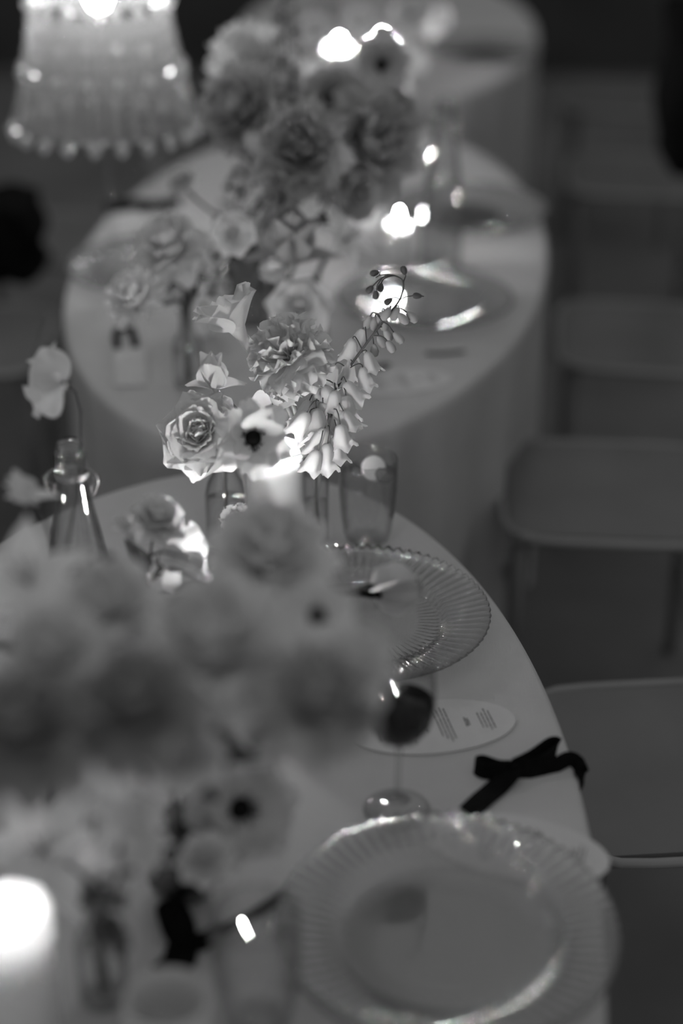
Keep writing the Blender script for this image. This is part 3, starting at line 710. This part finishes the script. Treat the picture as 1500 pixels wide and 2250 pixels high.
# --- blurred flowers closest to the camera
BLUR = 'blurred flowers of the wine glass table'
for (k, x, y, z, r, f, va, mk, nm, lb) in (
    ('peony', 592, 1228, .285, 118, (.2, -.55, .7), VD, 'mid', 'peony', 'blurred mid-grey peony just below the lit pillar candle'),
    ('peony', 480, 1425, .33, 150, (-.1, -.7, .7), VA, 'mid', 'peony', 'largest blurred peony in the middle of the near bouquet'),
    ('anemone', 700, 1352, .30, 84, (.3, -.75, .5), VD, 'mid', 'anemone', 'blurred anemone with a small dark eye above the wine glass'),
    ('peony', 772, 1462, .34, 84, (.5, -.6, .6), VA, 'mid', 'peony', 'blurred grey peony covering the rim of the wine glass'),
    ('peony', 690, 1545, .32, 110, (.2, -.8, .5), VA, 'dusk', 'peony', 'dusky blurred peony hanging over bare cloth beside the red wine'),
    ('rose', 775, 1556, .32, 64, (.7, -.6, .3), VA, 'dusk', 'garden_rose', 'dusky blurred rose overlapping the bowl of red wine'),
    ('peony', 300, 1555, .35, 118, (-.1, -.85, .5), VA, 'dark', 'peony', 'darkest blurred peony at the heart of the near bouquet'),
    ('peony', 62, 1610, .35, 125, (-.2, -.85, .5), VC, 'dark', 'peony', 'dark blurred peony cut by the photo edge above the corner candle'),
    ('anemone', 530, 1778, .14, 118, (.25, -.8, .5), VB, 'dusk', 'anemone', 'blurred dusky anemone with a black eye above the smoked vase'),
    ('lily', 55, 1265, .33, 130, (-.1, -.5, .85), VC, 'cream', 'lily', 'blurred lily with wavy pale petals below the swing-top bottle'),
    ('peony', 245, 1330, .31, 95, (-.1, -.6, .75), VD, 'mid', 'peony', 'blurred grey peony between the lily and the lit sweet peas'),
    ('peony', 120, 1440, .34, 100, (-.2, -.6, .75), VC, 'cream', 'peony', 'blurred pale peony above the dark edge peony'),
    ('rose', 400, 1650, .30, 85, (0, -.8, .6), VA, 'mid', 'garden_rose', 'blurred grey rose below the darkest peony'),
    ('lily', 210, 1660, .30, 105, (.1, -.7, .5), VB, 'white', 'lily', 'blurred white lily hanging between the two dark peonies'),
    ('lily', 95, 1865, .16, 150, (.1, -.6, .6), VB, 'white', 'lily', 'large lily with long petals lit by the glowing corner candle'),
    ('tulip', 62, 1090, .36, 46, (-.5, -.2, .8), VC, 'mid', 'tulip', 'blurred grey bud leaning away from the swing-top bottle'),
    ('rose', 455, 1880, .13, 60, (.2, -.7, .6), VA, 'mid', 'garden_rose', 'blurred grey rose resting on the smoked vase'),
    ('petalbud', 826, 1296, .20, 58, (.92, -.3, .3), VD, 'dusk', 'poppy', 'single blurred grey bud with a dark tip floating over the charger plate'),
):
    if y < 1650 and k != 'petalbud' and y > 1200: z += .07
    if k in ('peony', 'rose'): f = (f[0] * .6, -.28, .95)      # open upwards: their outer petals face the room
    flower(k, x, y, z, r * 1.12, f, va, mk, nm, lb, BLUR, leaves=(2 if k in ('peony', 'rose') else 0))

def floret_mesh(name, R, mat, seed):
    """five small petals around a short spur, one floret"""
    V, Fc = [], []
    for k in range(5):
        a = 2 * PI * k / 5; ca, sa = math.cos(a), math.sin(a); i0 = len(V)
        for j, (t, wd, zz) in enumerate(((.06, .1, 0), (.4, .5, .06), (.75, .62, .14), (1.0, .2, .12))):
            for s in (-1, 0, 1):
                x, y = t * R, s * wd * R * .62; V.append((x * ca - y * sa, x * sa + y * ca, (zz + (.06 if s else 0)) * R))
        for j in range(3):
            for s in range(2):
                q_ = i0 + j * 3 + s; Fc.append((q_, q_ + 1, q_ + 4, q_ + 3))
    return mesh(name, V, Fc, mat)
def spike(va, spine, label, mk, R, n, group=None, name='delphinium', t0=.35, tipbuds=True, seed=1, eye=True, bells=False):
    """an upright spike: florets all around the upper part of the stem"""
    rnd = random.Random(seed); foot = va['p'] + Vector((rnd.uniform(-.5, .5) * va['r'], rnd.uniform(-.5, .5) * va['r'], .008))
    root = thing(name, label, 'flower', foot, group)
    pts = smooth_path([foot, va['p'] + Vector((0, 0, va['h']))] + [at(x, y, TZ + z) for x, y, z in spine], 6); pts = [p - foot for p in pts]
    obj('stem', tube('stem', pts, [.0028 - .0016 * i / len(pts) for i in range(len(pts))], M['stem'], 6), root)
    me = bell_mesh('floret', R * 2.0, R * .72, M[mk]) if bells else floret_mesh('floret', R, M[mk], seed); ey = lathe('floret_eye', [(.0003, 0), (R * .2, R * .03), (R * .14, R * .2), (.0003, R * .26)], M['black_eye'], 8); bd = bud_mesh('bud', R * 1.1, R * .36, M['bud'])
    lo = 7
    for k in range(n):
        u = k / (n - 1); i = lo + (len(pts) - 1.01 - lo) * u
        i0 = int(i); p = pts[i0].lerp(pts[i0 + 1], i - i0); az = k * 2.4 + rnd.uniform(-.3, .3)
        out = Vector((math.cos(az), math.sin(az), rnd.uniform(-.1, .45))).normalized(); L = R * (1.0 - .45 * u) * rnd.uniform(.8, 1.2)
        c = p + out * L; fr = frame(out if not bells else Vector((-out.x * .5, -out.y * .5, 1)), rnd.uniform(0, 6))
        obj('pedicel', tube('pedicel', [p, p + out * L * .6 + Vector((0, 0, R * .1)), c], .0007, M['stem'], 4), root)
        if tipbuds and u > .8: obj('bud', bd, root, mtx=Matrix.LocRotScale(c, fr.to_quaternion(), Vector((.7, .7, .7))))
        else:
            s = 1.0 - .35 * u
            fo = obj('floret', me, root, mtx=Matrix.LocRotScale(c, fr.to_quaternion(), Vector((s, s, s))))
            if eye: obj('floret_eye', ey, fo)
    return root
spike(VB, [(300, 1900, .16), (310, 1830, .2), (300, 1780, .23)], 'blurred spray of white bells above the smoked vase', 'white', .016, 18, BLUR, 'bell_spray', seed=4, eye=False, tipbuds=False, bells=True)
spike(VB, [(270, 1850, .2), (220, 1760, .25)], 'blurred cluster of white bells under the white lily', 'white', .016, 12, BLUR, 'bell_spray', seed=6, eye=False, tipbuds=False, bells=True)
spike(VC, [(170, 1500, .28), (200, 1350, .33), (190, 1230, .36)], 'blurred grey flower spike between lily and half-open rose', 'mid', .02, 22, BLUR, seed=8)
spike(VB, [(245, 2080, .15), (240, 1990, .17), (262, 1920, .2)], 'dark leafy stem above the slim bud vase', 'green', .013, 14, BLUR, 'foliage_stem', seed=9, eye=False)

# --- the tall bouquet of the middle table
BQ = 'blooms of the tall bouquet on the middle table'
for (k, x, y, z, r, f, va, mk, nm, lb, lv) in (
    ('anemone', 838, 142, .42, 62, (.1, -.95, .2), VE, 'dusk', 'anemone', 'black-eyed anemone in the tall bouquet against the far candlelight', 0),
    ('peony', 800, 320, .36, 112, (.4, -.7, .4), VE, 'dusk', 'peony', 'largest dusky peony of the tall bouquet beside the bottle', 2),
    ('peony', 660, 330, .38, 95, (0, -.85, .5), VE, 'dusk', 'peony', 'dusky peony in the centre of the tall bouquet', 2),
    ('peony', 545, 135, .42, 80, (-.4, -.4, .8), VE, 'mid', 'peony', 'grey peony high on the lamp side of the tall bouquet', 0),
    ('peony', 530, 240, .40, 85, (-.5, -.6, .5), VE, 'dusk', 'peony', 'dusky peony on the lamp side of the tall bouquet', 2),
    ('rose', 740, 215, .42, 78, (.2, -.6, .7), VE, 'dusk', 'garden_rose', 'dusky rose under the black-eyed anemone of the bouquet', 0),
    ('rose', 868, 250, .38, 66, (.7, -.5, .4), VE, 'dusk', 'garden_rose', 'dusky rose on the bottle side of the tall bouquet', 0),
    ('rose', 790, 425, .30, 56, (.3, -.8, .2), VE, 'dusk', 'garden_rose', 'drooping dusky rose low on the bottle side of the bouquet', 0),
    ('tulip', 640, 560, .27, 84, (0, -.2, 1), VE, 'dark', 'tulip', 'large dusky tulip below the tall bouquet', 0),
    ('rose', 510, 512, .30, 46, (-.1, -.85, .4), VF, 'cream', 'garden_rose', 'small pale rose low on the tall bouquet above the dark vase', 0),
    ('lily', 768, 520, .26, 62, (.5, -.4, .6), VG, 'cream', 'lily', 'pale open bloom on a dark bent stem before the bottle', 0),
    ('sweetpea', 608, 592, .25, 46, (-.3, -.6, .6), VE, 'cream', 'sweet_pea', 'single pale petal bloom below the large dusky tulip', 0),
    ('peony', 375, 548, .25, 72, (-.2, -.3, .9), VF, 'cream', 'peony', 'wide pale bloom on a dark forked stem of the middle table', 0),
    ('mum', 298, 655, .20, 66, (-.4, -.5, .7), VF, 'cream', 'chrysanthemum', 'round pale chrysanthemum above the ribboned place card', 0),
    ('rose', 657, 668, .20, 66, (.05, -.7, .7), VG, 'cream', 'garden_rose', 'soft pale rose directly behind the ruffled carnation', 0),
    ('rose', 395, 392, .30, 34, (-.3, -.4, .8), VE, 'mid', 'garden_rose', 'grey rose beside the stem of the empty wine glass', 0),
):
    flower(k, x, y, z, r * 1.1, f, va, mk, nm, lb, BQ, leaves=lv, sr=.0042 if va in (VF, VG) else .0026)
spike(VE, [(610, 520, .25), (625, 330, .36), (632, 160, .46), (625, 0, .56), (620, -50, .58)], 'tall dark delphinium spike at the top of the bouquet', 'dark', .024, 46, BQ, seed=2)
spike(VF, [(470, 640, .17), (515, 450, .29), (545, 370, .34), (570, 290, .40), (585, 235, .44)], 'delphinium spike with dark-eyed florets leaning over the pale rose', 'dusk', .021, 28, BQ, seed=3)
spike(VE, [(690, 500, .28), (750, 370, .35), (830, 345, .37)], 'dark leafy twig crossing the dusky peonies', 'green', .014, 10, BQ, 'foliage_stem', seed=5, eye=False)
spike(VE, [(556, 640, .15), (545, 590, .2), (538, 555, .22)], 'added dark foliage standing in for the dark void under the pale rose', 'bud', .036, 26, BQ, 'foliage_stem', seed=12, eye=False)  # shade of the hollow put in as a clump of dark florets
# --- farthest table
FT = 'flowers on the farthest table'
for (k, x, y, z, r, f, va, mk, nm, lb) in (
    ('rose', 690, 60, .26, 40, (-.2, -.6, .8), VH, 'white', 'garden_rose', 'bright white rose by the taller candle of the farthest table'),
    ('rose', 790, 40, .28, 38, (.1, -.6, .8), VH, 'white', 'garden_rose', 'bright white rose between the candles of the farthest table'),
    ('carnation', 900, 30, .26, 42, (.2, -.6, .8), VI, 'white', 'carnation', 'white carnation beside the shorter candle of the farthest table'),
    ('sweetpea', 960, 45, .22, 36, (.6, -.5, .6), VI, 'white', 'sweet_pea', 'small white bloom toward the plate of the farthest table'),
    ('sweetpea', 905, 125, .16, 36, (.3, -.6, .6), VI, 'cream', 'sweet_pea', 'small pale bloom low on the farthest table'),
    ('rose', 765, 150, .16, 40, (-.1, -.8, .5), VH, 'white', 'garden_rose', 'white rose low before the candles of the farthest table'),
    ('lily', 868, 175, .14, 46, (.2, -.8, .4), VI, 'white', 'lily', 'white open bloom below the black-eyed anemone on the farthest table'),
    ('sweetpea', 700, 150, .16, 40, (-.2, -.8, .4), VH, 'cream', 'sweet_pea', 'pale bloom hanging over the farthest vase'),
):
    flower(k, x, y, z, r, f, va, mk, nm, lb, FT)

# ------------------------------------------------------------------ crystal lamp
def crystal_lamp():
    top = at(232, 262, 1.02); x, y = top.x, top.y
    t = thing('crystal_floor_lamp', 'glowing fluted crystal lamp shade beyond the middle table', 'lamp', (x, y, 0))
    NF = 30
    def flt(i, a, r, z): return r * (1 + .03 * math.cos(NF * a) + .012 * math.sin(z * 420)), z
    zs = [1.02 + .215 * i / 22 for i in range(23)]
    rad = lambda z: .178 - .048 * ((z - 1.02) / .215) ** .8
    prof = [(rad(z), z) for z in zs] + [(rad(z) - .005, z) for z in zs[::-1]]
    obj('shade', lathe('shade', prof + [prof[0]], M['crystal'], NF * 6, flt), t)
    zs2 = [1.25 + .22 * i / 16 for i in range(17)]
    r2 = lambda z: .122 - .02 * ((z - 1.25) / .22)
    prof2 = [(r2(z), z) for z in zs2] + [(r2(z) - .005, z) for z in zs2[::-1]]
    obj('upper_shade', lathe('upper_shade', prof2 + [prof2[0]], M['crystal'], NF * 6, flt), t)
    bead = lathe('crystal_drop', [(.0005, -.016), (.009, -.008), (.013, 0), (.009, .008), (.0005, .014)], M['cut'], 6, smooth=False)
    for n_, r_, z_ in ((22, .18, 1.008), (18, .132, 1.242), (16, .155, 1.12)):
        for k in range(n_):
            a = 2 * PI * k / n_ + z_; o = obj('crystal_drop', bead, t, (r_ * math.cos(a), r_ * math.sin(a), z_)); o.rotation_euler = (0, 0, k)
    obj('bulb', lathe('bulb', [(.0005, 1.225), (.016, 1.23), (.026, 1.25), (.028, 1.30), (.026, 1.38), (.015, 1.41), (.0005, 1.415)], M['bulb'], 20), t)
    obj('pole', tube('pole', [(0, 0, .01), (0, 0, 1.22)], .007, M['glass'], 10), t)
    obj('base', lathe('base', [(.0005, .0), (.13, 0), (.135, .008), (.12, .016), (.02, .022), (.0005, .022)], M['pole'], 32), t)
    for k in range(3):
        a = 2 * PI * k / 3; obj('spoke', tube('spoke', [(0, 0, 1.222), (.128 * math.cos(a), .128 * math.sin(a), 1.24)], .0025, M['pole'], 6), t)
crystal_lamp()

# ------------------------------------------------------------------ chairs
_CH = {}
def chair(cx, cy, rz, label):
    """faces +X, seat 0.42 wide, 0.45 high"""
    if not _CH:
        _CH['seat'] = rbox('seat', .40, .40, .022, M['resin'], .010)
        _CH['leg'] = tube('leg', [(0, 0, .002), (0, 0, .2), (0, 0, .44)], [.012, .015, .018], M['resin'], 10)
        _CH['post'] = tube('back_post', smooth_path([(0, 0, 0), (-.03, 0, .2), (-.07, 0, .44)], 4), .013, M['resin'], 10)
        _CH['rail'] = tube('rail', [(0, -.17, 0), (-.012, -.08, .012), (-.016, 0, .016), (-.012, .08, .012), (0, .17, 0)], .014, M['resin'], 10)
        _CH['panel'] = rbox('back_panel', .012, .30, .22, M['resin'], .005)
        _CH['st'] = tube('stretcher', [(0, -.165, 0), (0, .165, 0)], .009, M['resin'], 8)
        q_ = []
        for k in range(41):
            a = 2 * PI * k / 40; ca, sa = math.cos(a), math.sin(a); e = .203 / max(abs(ca) ** 6 + abs(sa) ** 6, 1e-6) ** (1 / 6); q_.append((e * ca, e * sa, 0))
        _CH['rim'] = tube('seat_rim', q_, .0075, M['resin_edge_glow'], 6)
    t = thing('resin_chair', label, 'chair', (cx, cy, 0), 'frosted chairs around the tables', rz)
    obj('seat', _CH['seat'], t, (0, 0, .451)); obj('seat_rim', _CH['rim'], t, (0, 0, .456))
    for sx in (-1, 1):
        for sy in (-1, 1): obj('leg', _CH['leg'], t, (sx * .17, sy * .17, 0))
        obj('stretcher', _CH['st'], t, (sx * .17, 0, .2))
    for sy in (-1, 1): obj('back_post', _CH['post'], t, (-.185, sy * .17, .45))
    obj('rail', _CH['rail'], t, (-.255, 0, .89)); p = obj('back_panel', _CH['panel'], t, (-.225, 0, .73)); p.rotation_euler.y = -.16
    return t
chair(.50, 2.74, PI - .06, 'pale frosted chair with its seat showing beside the gap between the tables')
chair(.69, 3.50, PI - .12, 'frosted chair beside the middle table near the tall bottle')
chair(.49, 1.90, PI + .10, 'frosted chair beside the ribbon bow and the menu cards')
chair(.86, 4.75, PI - .1, 'frosted chair between the middle table and the farthest table')
chair(.95, 5.65, PI - .2, 'frosted chair beside the farthest table')
chair(-.86, 3.45, .05, 'frosted chair beyond the ribboned place card')
chair(-.80, 4.15, -.1, 'frosted chair at the lamp end of the middle table')
chair(-.98, 2.4, .1, 'frosted chair beside the lone two-petalled bloom')
def drape(px, py, z, sx, sy, sz, label, seed):
    """a dark jacket folded over a chair: a soft lump with folds"""
    rnd = random.Random(seed); p = at(px, py, z); bm = bmesh.new(); bmesh.ops.create_cube(bm, size=1)
    bmesh.ops.subdivide_edges(bm, edges=bm.edges[:], cuts=7, use_grid_fill=True)
    a, b = rnd.uniform(0, 6), rnd.uniform(0, 6)
    for v in bm.verts:
        c = v.co; k = 1 - .18 * (abs(c.x) * 2) ** 4 - .12 * (abs(c.y) * 2) ** 4
        v.co = Vector((c.x * sx * k + .012 * math.sin(9 * c.z + a), c.y * sy * k + .014 * math.sin(11 * c.x + 6 * c.z + b), c.z * sz * (1 - .1 * abs(c.x * 2) ** 3)))
    me = bpy.data.meshes.new('jacket'); bm.to_mesh(me); bm.free(); me.materials.append(M['cloth_black']); me.polygons.foreach_set('use_smooth', [True] * len(me.polygons))
    o = obj('jacket', me, None, p); return tag(o, label, 'jacket', 'black jackets left on chairs')
drape(28, 512, .58, .17, .24, .18, 'black jacket lying on the chair under the crystal lamp', 1)
drape(1502, 188, .85, .13, .3, .40, 'black jacket hung over the chair by the farthest table', 2)

# every piece keeps a mesh of its own: the picture renders faster that way
for o in scene.objects:
    if o.type == 'MESH' and o.data.users > 1: o.data = o.data.copy()
